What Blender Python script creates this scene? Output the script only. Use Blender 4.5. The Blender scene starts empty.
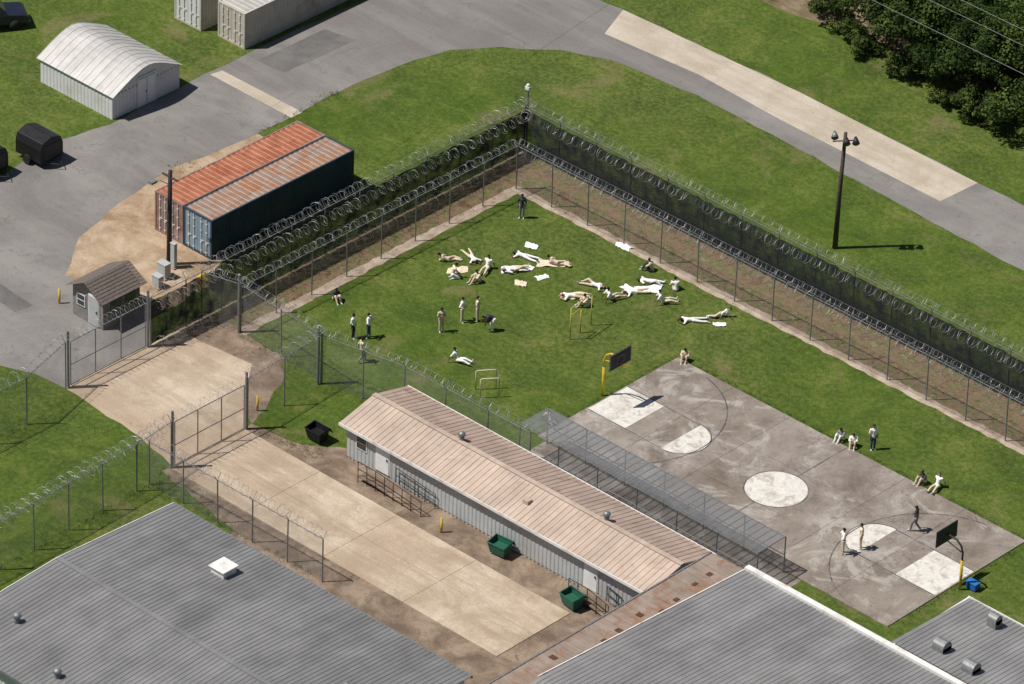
import bpy, bmesh, math, random
from mathutils import Vector, Matrix
random.seed(7)
R=math.radians
sc=bpy.context.scene
COL=sc.collection
# ------------------------------------------------------------------ materials
class NT:
    def __init__(s,name):
        s.m=bpy.data.materials.new(name); s.m.use_nodes=True; s.t=s.m.node_tree
        s.b=s.t.nodes['Principled BSDF']; s.o=s.t.nodes['Material Output']
        s.tc=s.t.nodes.new('ShaderNodeTexCoord').outputs['Object']
    def L(s,a,b): s.t.links.new(a,b)
    def mapv(s,sx,sy,sz):
        n=s.t.nodes.new('ShaderNodeMapping'); n.inputs['Scale'].default_value=(sx,sy,sz); s.L(s.tc,n.inputs[0]); return n.outputs[0]
    def noise(s,scale,detail=6,rough=.6,vec=None,dist=0):
        n=s.t.nodes.new('ShaderNodeTexNoise'); n.inputs['Scale'].default_value=scale; n.inputs['Detail'].default_value=detail
        n.inputs['Roughness'].default_value=rough; n.inputs['Distortion'].default_value=dist; s.L(vec or s.tc,n.inputs['Vector']); return n.outputs['Fac']
    def vor(s,scale,feat='DISTANCE_TO_EDGE',vec=None):
        n=s.t.nodes.new('ShaderNodeTexVoronoi'); n.feature=feat; n.inputs['Scale'].default_value=scale; s.L(vec or s.tc,n.inputs['Vector']); return n.outputs['Distance']
    def ramp(s,f,stops):
        n=s.t.nodes.new('ShaderNodeValToRGB'); e=n.color_ramp.elements
        while len(e)<len(stops): e.new(.5)
        for i,(p,c) in enumerate(stops):
            e[i].position=p
            if not hasattr(c,'__len__'): c=(c,c,c)
            e[i].color=(c[0],c[1],c[2],1)
        s.L(f,n.inputs[0]); return n.outputs[0]
    def mix(s,f,a,b,blend='MIX'):
        n=s.t.nodes.new('ShaderNodeMix'); n.data_type='RGBA'; n.blend_type=blend
        for inp,v in ((n.inputs[0],f),(n.inputs[6],a),(n.inputs[7],b)):
            if hasattr(v,'is_output'): s.L(v,inp)
            elif hasattr(v,'__len__'): inp.default_value=(v[0],v[1],v[2],1)
            else: inp.default_value=v
        return n.outputs[2]
    def math(s,op,a,b=0.5):
        n=s.t.nodes.new('ShaderNodeMath'); n.operation=op
        for inp,v in ((n.inputs[0],a),(n.inputs[1],b)):
            if hasattr(v,'is_output'): s.L(v,inp)
            else: inp.default_value=v
        return n.outputs[0]
    def fin(s,col,rough=.85,bump=None,bs=.3,bd=.05,metal=0,spec=.3):
        if hasattr(col,'is_output'): s.L(col,s.b.inputs['Base Color'])
        else: s.b.inputs['Base Color'].default_value=(*col,1)
        s.b.inputs['Roughness'].default_value=rough; s.b.inputs['Metallic'].default_value=metal
        s.b.inputs['Specular IOR Level'].default_value=spec
        if bump is not None:
            n=s.t.nodes.new('ShaderNodeBump'); n.inputs['Strength'].default_value=bs; n.inputs['Distance'].default_value=bd
            s.L(bump,n.inputs['Height']); s.L(n.outputs[0],s.b.inputs['Normal'])
        return s.m
def simple(name,c,rough=.7,var=.25,scale=3,metal=0,bump=0,dirt=None,spec=.3):
    n=NT(name); f=n.noise(scale,8,.65)
    d=tuple(x*(1-var) for x in c); l=tuple(min(1,x*(1+var)) for x in c)
    col=n.ramp(f,[(.36,d),(.5,c),(.64,l)])
    if dirt:
        f2=n.noise(scale*.5,10,.7); col=n.mix(n.ramp(f2,[(.5,0),(.66,.8)]),col,dirt)
    return n.fin(col,rough,n.noise(scale*6,4) if bump else None,bump,.02,metal,spec)
def sheer(name,c,alpha,rough=.5,metal=.0):
    n=NT(name); n.fin(c,rough,metal=metal)
    tr=n.t.nodes.new('ShaderNodeBsdfTransparent'); mx=n.t.nodes.new('ShaderNodeMixShader')
    f=n.noise(1.3,4); fa=n.ramp(f,[(.35,alpha*.75),(.65,min(1,alpha*1.25))])
    n.L(fa,mx.inputs[0]); n.L(tr.outputs[0],mx.inputs[1]); n.L(n.b.outputs[0],mx.inputs[2]); n.L(mx.outputs[0],n.o.inputs[0])
    return n.m
def grass(name,dry=.5):
    n=NT(name)
    big=n.noise(.06,5,.6); mid=n.noise(.3,9,.72,dist=.6); fine=n.noise(3.2,8,.75); vf=n.noise(16,4,.8)
    g=n.ramp(mid,[(.36,(.046,.088,.012)),(.46,(.068,.120,.015)),(.55,(.094,.148,.020)),(.66,(.155,.188,.042))])
    g=n.mix(n.ramp(fine,[(.36,.65),(.54,0)]),g,(.030,.062,.009))
    g=n.mix(n.ramp(vf,[(.48,0),(.68,.65)]),g,(.17,.20,.06))
    st=n.noise(1,3,.5,vec=n.mapv(.05,1.1,1)); g=n.mix(.5,g,n.ramp(st,[(.4,.455),(.6,.545)]),'OVERLAY')
    m2=n.mix(n.ramp(big,[(.4,0),(.6,1)]),n.ramp(fine,[(.54,0),(.64,.3)]),n.ramp(fine,[(.46,0),(.63,dry)]))
    g=n.mix(m2,g,(.23,.20,.09))
    m3=n.math('MULTIPLY',n.ramp(n.noise(.22,6,.65,dist=.5),[(.57,0),(.66,1)]),n.ramp(vf,[(.42,.1),(.6,.75)])); g=n.mix(m3,g,(.26,.20,.11))
    return n.fin(g,.95,n.noise(9,6,.8),.8,.14,spec=.1)
mGrass=grass('grass_mat',.55)
def ground_mat(name,stops,scale,fine=14,bump=.3,crack=None,streak=None,rough=.9,bigs=None,oil=None,pale=None):
    n=NT(name); f=n.noise(scale,9,.68,dist=.4)
    st2=[(.5+(p-.5)*.62,c) for p,c in stops]; c=n.ramp(f,st2)
    if bigs: c=n.mix(n.ramp(n.noise(scale*.3,4),[(.45,0),(.56,.7)]),c,bigs)
    ff=n.noise(fine,6,.75); c=n.mix(.7,c,n.ramp(ff,[(.32,.38),(.5,.5),(.68,.64)]),'OVERLAY')
    if streak:
        st=n.noise(1,8,.7,vec=n.mapv(*streak[0])); c=n.mix(n.ramp(st,[(.46,0),(.6,streak[2])]),c,streak[1])
    if oil: c=n.mix(n.ramp(n.noise(1.3,9,.75,dist=1),[(.56,0),(.66,.75)]),c,oil)
    if pale: c=n.mix(n.ramp(n.noise(.33,9,.72,dist=1.2),[(.53,0),(.62,.75)]),c,pale)
    if crack:
        w=n.t.nodes.new('ShaderNodeVectorMath'); w.operation='ADD'
        nn=n.t.nodes.new('ShaderNodeTexNoise'); nn.inputs['Scale'].default_value=.8; nn.inputs['Detail'].default_value=6; n.L(n.tc,nn.inputs['Vector'])
        sc_=n.t.nodes.new('ShaderNodeVectorMath'); sc_.operation='SCALE'; sc_.inputs['Scale'].default_value=2.2; n.L(nn.outputs['Color'],sc_.inputs[0])
        n.L(n.tc,w.inputs[0]); n.L(sc_.outputs[0],w.inputs[1])
        v=n.vor(crack[0],vec=w.outputs[0]); k=n.math('MULTIPLY',n.ramp(v,[(0,crack[2]),(crack[1],0)]),n.ramp(n.noise(.2,3),[(.42,0),(.58,1)])); c=n.mix(k,c,crack[3])
    return n.fin(c,rough,ff,bump,.03,spec=.15)
mAsph=ground_mat('asphalt_mat',[(.3,(.17,.157,.15)),(.5,(.205,.192,.184)),(.7,(.245,.23,.22))],.2,10,.4,(.10,.004,.5,(.09,.085,.08)),((.06,.5,1),(.27,.25,.235),.4),bigs=(.16,.15,.143),oil=(.15,.14,.132))
mAsphP=ground_mat('asphalt_patch_mat',[(.3,(.115,.108,.104)),(.5,(.14,.132,.128)),(.7,(.165,.157,.15))],.5,10,.4)
mConc=ground_mat('concrete_drive_mat',[(.3,(.37,.29,.215)),(.5,(.46,.375,.285)),(.7,(.54,.45,.355))],.35,10,.2,(.10,.004,.4,(.16,.12,.09)),((.12,.9,1),(.31,.23,.165),.5),bigs=(.39,.295,.215),oil=(.35,.26,.19))
mConcR=ground_mat('concrete_road_mat',[(.3,(.40,.34,.27)),(.5,(.46,.40,.325)),(.7,(.51,.45,.38))],.35,10,.2,(.1,.003,.4,(.2,.17,.14)),((.06,.8,1),(.33,.27,.21),.4))
mCourt=ground_mat('court_concrete_mat',[(.28,(.15,.122,.10)),(.45,(.215,.182,.16)),(.58,(.27,.235,.21)),(.72,(.36,.325,.295))],.4,9,.25,(.16,.004,.4,(.09,.08,.07)),((.25,.12,1),(.33,.29,.255),.45),bigs=(.175,.14,.115),oil=(.135,.11,.09),pale=(.40,.37,.335))
mDirt=ground_mat('gravel_dirt_mat',[(.3,(.26,.175,.11)),(.5,(.36,.26,.175)),(.7,(.45,.35,.25))],.5,8,.5)
mStrip=ground_mat('fence_strip_dirt_mat',[(.3,(.14,.09,.055)),(.45,(.21,.145,.095)),(.6,(.12,.12,.045)),(.75,(.27,.2,.14))],1.1,7,.5)
mBrown=ground_mat('yard_dirt_mat',[(.3,(.14,.10,.072)),(.5,(.21,.155,.115)),(.7,(.29,.225,.165))],.6,8,.5,oil=(.13,.10,.075))
mMow=ground_mat('mow_strip_mat',[(.3,(.28,.21,.155)),(.5,(.38,.30,.235)),(.7,(.46,.38,.31))],1.0,9,.2)
def paint(name,c,under,wear=.55,top=.75):
    n=NT(name); k=n.noise(1.5,11,.78,dist=.6); k2=n.noise(.6,6,.7)
    c1=n.ramp(n.noise(3,6,.7),[(.4,tuple(x*.85 for x in c)),(.6,c)])
    c1=n.mix(n.ramp(k,[(wear-.03,0),(wear+.05,top)]),c1,under); c1=n.mix(n.ramp(k2,[(.5,0),(.62,.4)]),c1,under); return n.fin(c1,.8)
mWhiteP=paint('white_court_paint_mat',(.68,.65,.60),(.36,.31,.27),.54)
mLine=paint('dark_court_line_mat',(.075,.075,.08),(.22,.19,.17),.50)
mGalv=simple('galvanised_steel_mat',(.24,.245,.25),.5,.2,6,.4)
mWire=simple('razor_wire_mat',(.40,.41,.42),.5,.15,6,.3)
mMesh=sheer('chainlink_mesh_mat',(.24,.245,.25),.19)
mMeshP=sheer('perimeter_chainlink_mesh_mat',(.12,.125,.13),.20)
mScreen=sheer('windscreen_mesh_mat',(.016,.019,.022),.95,.8)
mCage=sheer('cage_mesh_mat',(.19,.195,.205),.55)
mYellow=simple('yellow_paint_mat',(.62,.44,.03),.5,.12,5,dirt=(.3,.2,.08))
mPale=simple('pale_bar_paint_mat',(.60,.58,.40),.5,.12,5)
mBlack=simple('black_plastic_mat',(.012,.012,.014),.45,.3,4)
mDark=simple('dark_steel_mat',(.03,.03,.033),.5,.3,6)
mWood=simple('weathered_wood_mat',(.09,.065,.05),.9,.3,6)
mGlass=simple('window_glass_mat',(.03,.04,.05),.08,.1,2,spec=.8)
mRubber=simple('rubber_mat',(.02,.02,.02),.9)
def metalroof(name,c,rust=None,amt=.4,sc1=.5,stv=(2.5,.1,1),pan=None):
    n=NT(name); f=n.noise(sc1,8,.65); col=n.ramp(f,[(.36,tuple(x*.84 for x in c)),(.52,c),(.66,tuple(x*1.12 for x in c))])
    st=n.noise(1,6,.7,vec=n.mapv(*stv)); col=n.mix(n.ramp(st,[(.38,.38),(.58,0)]),col,tuple(x*.6 for x in c))
    if pan:
        p=n.noise(1,3,.5,vec=n.mapv(*pan)); col=n.mix(.6,col,n.ramp(p,[(.42,.43),(.58,.57)]),'OVERLAY')
    if rust:
        r=n.noise(.9,10,.75,dist=.5); col=n.mix(n.ramp(r,[(.62-amt*.4,0),(.74-amt*.3,.9)]),col,rust)
    return n.fin(col,.5,n.noise(30,3),.05,.01,.1,.4)
mRoofG=metalroof('grey_metal_roof_mat',(.22,.217,.22),stv=(1.6,.12,1),pan=(.35,.12,1))
mRoofG2=metalroof('grey_metal_roof_light_mat',(.25,.245,.245),stv=(1.6,.12,1),pan=(.35,.12,1))
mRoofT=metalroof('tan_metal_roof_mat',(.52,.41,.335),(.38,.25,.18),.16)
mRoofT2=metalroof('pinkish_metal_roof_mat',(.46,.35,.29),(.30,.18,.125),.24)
mRoofRust=metalroof('rusted_brown_roof_mat',(.33,.265,.22),(.27,.13,.07),.36,.8,(.3,2.0,1))
mRoofShed=metalroof('white_shed_roof_mat',(.52,.50,.485),(.36,.30,.25),.1)
mTrim=simple('white_trim_mat',(.72,.71,.69),.5,.06,3,dirt=(.45,.4,.35))
mWallT=simple('trailer_siding_mat',(.42,.44,.45),.55,.1,1.2,dirt=(.33,.30,.27))
mWallW=simple('white_siding_mat',(.62,.62,.63),.6,.07,1.2,dirt=(.48,.45,.42))
mDoorW=simple('white_door_mat',(.7,.71,.72),.5,.05,2)
# ------------------------------------------------------------------ geometry helpers
class G:
    def __init__(s): s.v=[];s.f=[]
    def quad(s,*p):
        i=len(s.v); s.v+= [tuple(q) for q in p]; s.f.append(tuple(range(i,i+len(p))))
    def box(s,x0,x1,y0,y1,z0,z1):
        i=len(s.v); s.v+=[(x0,y0,z0),(x1,y0,z0),(x1,y1,z0),(x0,y1,z0),(x0,y0,z1),(x1,y0,z1),(x1,y1,z1),(x0,y1,z1)]
        s.f+=[(i,i+3,i+2,i+1),(i+4,i+5,i+6,i+7),(i,i+1,i+5,i+4),(i+1,i+2,i+6,i+5),(i+2,i+3,i+7,i+6),(i+3,i,i+4,i+7)]
    def tube(s,pts,r,n=6,cap=True):
        pts=[Vector(p) for p in pts]; rs=r if hasattr(r,'__len__') else [r]*len(pts); base=len(s.v)
        t0=(pts[1]-pts[0]).normalized(); a=t0.orthogonal().normalized()
        for k,p in enumerate(pts):
            t=(pts[min(k+1,len(pts)-1)]-pts[max(k-1,0)]).normalized()
            a=(a-t*a.dot(t)); a=a.normalized() if a.length>1e-6 else t.orthogonal().normalized(); b=t.cross(a)
            for j in range(n):
                th=2*math.pi*j/n; s.v.append(tuple(p+(a*math.cos(th)+b*math.sin(th))*rs[k]))
        for k in range(len(pts)-1):
            for j in range(n):
                j2=(j+1)%n; s.f.append((base+k*n+j,base+k*n+j2,base+(k+1)*n+j2,base+(k+1)*n+j))
        if cap:
            s.f.append(tuple(base+j for j in reversed(range(n)))); e=base+(len(pts)-1)*n; s.f.append(tuple(e+j for j in range(n)))
    def cyl(s,p0,p1,r0,r1=None,n=10): s.tube([p0,p1],[r0,r0 if r1 is None else r1],n)
    def ball(s,c,r,nu=10,nv=7,sx=1,sy=1,sz=1,lo=0):
        b=len(s.v)
        for i in range(nv+1):
            ph=math.pi*i/nv
            for j in range(nu):
                th=2*math.pi*j/nu; s.v.append((c[0]+r*sx*math.sin(ph)*math.cos(th),c[1]+r*sy*math.sin(ph)*math.sin(th),c[2]+r*sz*math.cos(ph)))
        for i in range(nv):
            for j in range(nu):
                j2=(j+1)%nu; s.f.append((b+i*nu+j,b+(i+1)*nu+j,b+(i+1)*nu+j2,b+i*nu+j2))
    def obj(s,name,mat,parent=None,smooth=False,bevel=0):
        me=bpy.data.meshes.new(name); me.from_pydata(s.v,[],s.f); me.validate(); me.update()
        if mat: me.materials.append(mat)
        if smooth: me.polygons.foreach_set('use_smooth',[True]*len(me.polygons))
        o=bpy.data.objects.new(name,me); COL.objects.link(o)
        if parent: o.parent=parent
        if bevel:
            m=o.modifiers.new('b','BEVEL'); m.width=bevel; m.segments=2; m.limit_method='ANGLE'
        return o
def empty(name,loc=(0,0,0),rz=0):
    o=bpy.data.objects.new(name,None); o.empty_display_size=.3; o.location=loc; o.rotation_euler=(0,0,rz); COL.objects.link(o); return o
def sheet(name,poly,z,mat,jit=0,sub=1.0):
    pts=[]
    n=len(poly)
    for i in range(n):
        a=Vector(poly[i]); b=Vector(poly[(i+1)%n]); k=max(1,int((b-a).length/sub)) if jit else 1
        for j in range(k):
            p=a.lerp(b,j/k)
            if jit and j: p+=Vector((random.uniform(-jit,jit),random.uniform(-jit,jit)))
            pts.append((p.x,p.y,z))
    bm=bmesh.new(); vs=[bm.verts.new(p) for p in pts]; es=[bm.edges.new((vs[i],vs[(i+1)%len(vs)])) for i in range(len(vs))]
    bmesh.ops.triangle_fill(bm,use_beauty=True,edges=es)
    bmesh.ops.recalc_face_normals(bm,faces=bm.faces)
    for f in bm.faces:
        if f.normal.z<0: f.normal_flip()
    me=bpy.data.meshes.new(name); bm.to_mesh(me); bm.free(); me.materials.append(mat)
    o=bpy.data.objects.new(name,me); COL.objects.link(o); return o
# ------------------------------------------------------------------ ground & paving
g=G(); g.quad((-900,-900,0),(900,-900,0),(900,900,0),(-900,900,0)); g.obj('grass_ground',mGrass)
inner=[(-48.9,6.4),(-49,10.4),(-49.1,14),(-48.8,19.2),(-48,22.9),(-46,25.6),(-43.1,28.1),(-40,29.5),(-33.1,30.2),(-24.2,29.8),(-15.5,29.3),(-7.1,28.8),(5,28.5),(60,28.2)]
outer=[(60,34.6),(-4,34.6),(-13.9,34.8),(-28.9,35.2),(-44.1,34.9),(-48.1,34.4),(-52.6,32.4),(-55.4,27.9),(-56.3,22.7),(-56.6,18),(-56.5,12.4),(-56.5,8),(-56.1,.7),(-56.9,-3.2),(-56,-8.7),(-55.6,-60)]
lower=[(-41.2,-60),(-41.2,-33.9),(-40.6,-23.2),(-38.2,-22.2),(-35.9,-22),(-35.9,-15),(-38.6,-12.6),(-41,-12.8),(-45,-13.5),(-47.6,-9.9),(-48.9,-5.1),(-49.6,-.6)]
sheet('asphalt_road',inner+outer+lower,.008,mAsph,.12,1.2)
sheet('asphalt_repair_patch',[(-55.5,13),(-53.2,13.2),(-53,19.5),(-55.4,19)],.012,mAsphP,.05,1)
sheet('asphalt_repair_patch',[(-48.5,-18),(-44,-18.5),(-43.8,-17.2),(-48.4,-16.8)],.012,mAsphP,.05,1)
sheet('asphalt_repair_patch',[(-5,29.4),(3,29.3),(3,30.9),(-5,31)],.012,mAsphP,.05,1)
sheet('concrete_road_slab',[(-42.6,31.7),(-43.9,34.9),(-28.9,35.2),(-13.9,34.8),(-14.1,31.4),(-27.5,31.7),(-34.8,32.2)],.012,mConcR)
sheet('concrete_road_strip',[(-56.3,9.6),(-56.1,10.5),(-48.9,10.5),(-48.9,9.5)],.012,mConcR)
sheet('gravel_lot',[(-45,-13.6),(-47.8,-9.9),(-49.1,-5.1),(-49.8,-.6),(-49,6.6),(-46,7),(-45,.5),(-40,-5),(-38.3,-8.4),(-38,-12.9),(-41,-12.9)],.004,mDirt,.25,.8)
sheet('fence_dirt_strip_west',[(-36,-14),(-36.3,17.5),(-33,17.5),(-33,-10.5),(-33,-14)],.004,mStrip,.1,.8)
sheet('fence_dirt_strip_north',[(-33,13.3),(-33,17.6),(60,17.6),(60,13.3)],.0045,mStrip,.1,.8)
sheet('mow_strip_west',[(-33.5,-10.4),(-33.5,13.8),(-32.75,13.8),(-32.75,-10.4)],.012,mMow,.08,.5)
sheet('mow_strip_north',[(-32.75,13.1),(-32.75,13.8),(60,13.8),(60,13.1)],.012,mMow,.08,.5)
sheet('sally_port_pavement',[(-35.9,-22),(-35.9,-12.9),(-30.2,-12.3),(-28.5,-14.5),(-25.6,-17.2),(-25.6,-23.2),(-29,-22.4)],.012,mConc,.1,.9)
sheet('sally_port_dirt',[(-36,-14.2),(-36,-10.2),(-29.5,-10.4),(-27.5,-12.5),(-25.6,-16.8),(-29,-15)],.008,mBrown,.2,.8)
sheet('service_yard_dirt',[(-25.7,-23.9),(-25.7,-16.8),(-22,-16.2),(-19.8,-14.5),(-19.4,-9.0),(8,-9.0),(8,-31),(-17,-31),(-18.5,-25.2)],.006,mBrown,.15,.8)
drive=empty('concrete_driveway')
xs=[-25.5,-19.4,-13.2,-7.0,.2]
for i in range(4):
    g=G(); g.box(xs[i]+.012,xs[i+1]-.012,-23.4,-20.46,-.05,.045); g.box(xs[i]+.012,xs[i+1]-.012,-20.44,-17.5,-.05,.045); g.obj('slab',mConc,drive)
court=empty('basketball_court')
g=G()
cx=[-13.3,-8.87,-4.43,0,4.43,8.87,13.3]; cy=[-5.8,-1.8,2.25,6.3]
for i in range(6):
    for j in range(3): g.box(cx[i]+.01,cx[i+1]-.01,cy[j]+.01,cy[j+1]-.01,-.05,.06)
g.obj('slab',mCourt,court)
def disc(name,c,r,a0,a1,z,mat,parent,n=40,r0=0):
    g=G()
    for i in range(n):
        t0=R(a0+(a1-a0)*i/n); t1=R(a0+(a1-a0)*(i+1)/n)
        P=lambda rr,t:(c[0]+rr*math.cos(t),c[1]+rr*math.sin(t),z)
        if r0: g.quad(P(r0,t0),P(r,t0),P(r,t1),P(r0,t1))
        else: g.quad((c[0],c[1],z),P(r,t0),P(r,t1))
    return g.obj(name,mat,parent)
z1=.064; z2=.068
disc('centre_circle',(0,0),1.83,0,360,z1,mWhiteP,court)
disc('centre_ring',(0,0),1.90,0,360,z2,mLine,court,r0=1.82)
for s in (-1,1):
    disc('free_throw_disc',(s*7.45,.1),1.75,(90 if s>0 else -90),(270 if s>0 else 90),z1,mWhiteP,court)
    disc('free_throw_ring',(s*7.45,.1),1.82,(90 if s>0 else -90),(270 if s>0 else 90),z2,mLine,court,r0=1.74)
    disc('three_point_arc',(s*11.7,.1),5.92,(100 if s>0 else -80),(260 if s>0 else 80),z2,mLine,court,60,r0=5.84)
    g=G(); a,b=sorted((s*13.2,s*10.3)); g.quad((a,-1.6,z1),(b,-1.6,z1),(b,1.8,z1),(a,1.8,z1)); g.obj('key_paint',mWhiteP,court)
    g=G(); a,b=sorted((s*13.2,s*7.45))
    for y in (-1.65,1.79): g.quad((a,y,z2),(b,y,z2),(b,y+.07,z2),(a,y+.07,z2))
    g.obj('key_lines',mLine,court)
g=G(); g.quad((-.04,-5.7,z1),(.04,-5.7,z1),(.04,-1.9,z1),(-.04,-1.9,z1)); g.quad((-.04,1.9,z1),(.04,1.9,z1),(.04,6.2,z1),(-.04,6.2,z1)); g.obj('half_line',mLine,court)
# ------------------------------------------------------------------ fences
def fence(name,pts,h=3.4,coils=((3.72,.3,0),),screen=None,sp=3.0,mesh=None,pitch=.36):
    e=empty(name,(pts[0][0],pts[0][1],0)); ox,oy=pts[0]
    P=[Vector((x-ox,y-oy,0)) for x,y in pts]
    gp=G(); gm=G(); gc=G(); gs=G()
    for a,b in zip(P[:-1],P[1:]):
        d=(b-a); Ln=d.length; d.normalize(); nrm=Vector((-d.y,d.x,0)); k=max(1,round(Ln/sp))
        for i in range(k+1):
            p=a+d*(Ln*i/k); tilt=Vector((random.uniform(-.04,.04),random.uniform(-.04,.04),h)); gp.cyl(p,p+tilt,.042,n=6)
            for s in (-1,1): gp.cyl(p+tilt,p+tilt+nrm*s*.28+Vector((0,0,.42)),.018,n=4)
        gp.cyl(a+Vector((0,0,h)),b+Vector((0,0,h)),.026,n=5)
        for s in (-1,1):
            gp.cyl(a+nrm*s*.26+Vector((0,0,h+.4)),b+nrm*s*.26+Vector((0,0,h+.4)),.007,n=3)
        gm.quad(a+Vector((0,0,.03)),b+Vector((0,0,.03)),b+Vector((0,0,h)),a+Vector((0,0,h)))
        if screen:
            m=int(Ln/.5); o=nrm*screen[2]; zt=[screen[1]+random.uniform(-.05,.05) for _ in range(m+1)]
            for i in range(m):
                p=a+d*(Ln*i/m)+o+nrm*(.05 if i%2 else 0); q=a+d*(Ln*(i+1)/m)+o+nrm*(0 if i%2 else .05)
                gs.quad(p+Vector((0,0,screen[0])),q+Vector((0,0,screen[0])),q+Vector((0,0,zt[i+1])),p+Vector((0,0,zt[i])))
        for cz,cr,off in coils:
            nl=int(Ln/pitch*10); pp=[]; ph0=random.random()*6
            for i in range(nl+1):
                th=2*math.pi*i/10; jr=cr*(1+.14*math.sin(i*.37+ph0)+.1*math.sin(i*.071)); q=a+d*(Ln*i/nl)+d*(.14*math.sin(th*.5))+nrm*(off+jr*math.cos(th))+Vector((0,0,cz+jr*math.sin(th)+.04*math.sin(i*.05))); pp.append(q)
            gc.tube(pp,.0085,3,False)
    gp.obj('posts_and_rails',mGalv,e); gm.obj('chainlink_mesh',mesh or mMesh,e)
    if gs.v: gs.obj('windscreen',mScreen,e)
    if gc.v: gc.obj('razor_coil',mWire,e)
    return e
fence('perimeter_fence',[(-35.8,-15.2),(-36,17.1),(60,17.1)],3.3,((3.65,.3,0),(2.9,.32,-.45),(.45,.4,-.75)),screen=(.12,3.05,-.08),mesh=mMeshP)
fence('inner_yard_fence',[(-33.2,-10.3),(-33.2,13.45),(60,13.45)],3.1,((3.4,.25,0),),mesh=mMeshP)
fence('sally_port_fence',[(-35.8,-22),(-34.6,-26.2),(-34.6,-60)],3.2,((3.6,.32,0),))
fence('sally_port_fence',[(-25.9,-10.9),(-25.5,-17.3)],3.4,((3.75,.32,0),))
fence('sally_port_fence',[(-25.5,-23.4),(-25.2,-26.4),(-24.8,-37.3),(-24.6,-60)],3.2,((3.55,.32,0),(2.8,.3,-.35)))
fence('service_yard_fence',[(-25.2,-25.4),(-11.5,-25.2)],2.9,((3.25,.3,0),))
fence('yard_divider_fence',[(-33.2,-10.3),(-25.9,-10.8),(-20.3,-9.7),(-10.5,-9.5)],3.3,((3.6,.3,0),))
fence('perimeter_link_fence',[(-35.8,-11),(-33.2,-10.3)],3.3,((3.6,.3,0),))
def gate(name,a,b,h=3.1):
    e=empty(name,(a[0],a[1],0)); A=Vector((0,0,0)); B=Vector((b[0]-a[0],b[1]-a[1],0)); gp=G(); gm=G()
    d=B.normalized()
    for p in (A,B): gp.cyl(p,p+Vector((0,0,h+.8)),.08,n=10)
    for t in (.03,.34,.66,.97):
        p=B*t; gp.cyl(p+Vector((0,0,.1)),p+Vector((0,0,h)),.035,n=6)
    for z in (.12,1.5,h): gp.cyl(B*.03+Vector((0,0,z)),B*.97+Vector((0,0,z)),.035,n=6)
    nrm=Vector((-d.y,d.x,0)); gc=G()
    nl=int(B.length/.36*10); gc.tube([B*(i/nl)+nrm*.28*math.cos(.628*i)+Vector((0,0,h+.32+.28*math.sin(.628*i))) for i in range(nl+1)],.0085,3,False)
    gm.quad(B*.03+Vector((0,0,.12)),B*.97+Vector((0,0,.12)),B*.97+Vector((0,0,h)),B*.03+Vector((0,0,h)))
    gp.obj('frame',mGalv,e); gm.obj('mesh',mMesh,e); gc.obj('razor_coil',mWire,e); return e
gate('sliding_gate',(-35.8,-15.4),(-35.8,-21.8)); gate('sliding_gate',(-25.5,-17.4),(-25.5,-23.3))
e=empty('fence_corner_post',(-36,17.3,0)); g=G(); g.cyl((0,0,0),(0,0,4.4),.08); g.obj('post',mGalv,e); g=G(); g.box(-.16,.16,-.13,.13,4.4,4.6); g.ball((0,0,4.68),.12); g.obj('lamp_head',mTrim,e)
for p in ((-26,-10.9),(-33.2,-10.3)):
    e=empty('gate_post',(p[0],p[1]-.15,0)); g=G(); g.cyl((0,0,0),(0,0,4.0),.09); g.ball((0,0,4.0),.11); g.obj('post',mGalv,e)
# ------------------------------------------------------------------ roofs/buildings
def ribs(g,x0,x1,ya,za,yb,zb,pitch,w=.06,h=.04):
    n=int(round((x1-x0)/pitch)); pitch=(x1-x0)/n; pr=[]
    for i in range(n):
        x=x0+i*pitch; pr+=[(x,0),(x+pitch-w*2,0),(x+pitch-w*1.5,h),(x+pitch-w*.5,h)]
    pr.append((x1,0)); b=len(g.v)
    for x,dz in pr: g.v.append((x,ya,za+dz)); g.v.append((x,yb,zb+dz))
    for i in range(len(pr)-1): g.f.append((b+2*i,b+2*i+2,b+2*i+3,b+2*i+1))
def corrwall(g,p,q,z0,z1,pitch=.28,d=.036):
    p=Vector((*p,0)); q=Vector((*q,0)); u=(q-p); Ln=u.length; u.normalize(); nr=Vector((u.y,-u.x,0)); n=int(Ln/pitch); b=len(g.v); k=0
    for i in range(n):
        for s,o in ((0,0),(.35,0),(.5,d),(.85,d)):
            r=p+u*(Ln*(i+s)/n)+nr*o; g.v+= [(r.x,r.y,z0),(r.x,r.y,z1)]; k+=1
    g.v+=[(q.x,q.y,z0),(q.x,q.y,z1)]; k+=1
    for i in range(k-1): g.f.append((b+2*i,b+2*i+2,b+2*i+3,b+2*i+1))
def turbine(parent,x,y,z,r=.22):
    g=G(); g.cyl((x,y,z-.1),(x,y,z+.3),r*.7,n=12); g.ball((x,y,z+.42),r,14,6,1,1,.8)
    for i in range(12):
        t=i*math.pi/6; g.cyl((x+r*1.0*math.cos(t),y+r*1.0*math.sin(t),z+.36),(x+r*.9*math.cos(t+.3),y+r*.9*math.sin(t+.3),z+.52),.015,n=3)
    g.obj('turbine_vent',mGalv,parent,True)
T=empty('long_metal_trailer_building',(-19.4,-15.3,0)); Lx=23.3; Wy=4.9; H=2.45; RZ=.62
g=G(); corrwall(g,(0,0),(Lx,0),.15,H,.3,.025); corrwall(g,(Lx,0),(Lx,Wy),.15,H,.3,.025); corrwall(g,(Lx,Wy),(0,Wy),.15,H,.3,.025); corrwall(g,(0,Wy),(0,0),.15,H,.3,.025)
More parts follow.
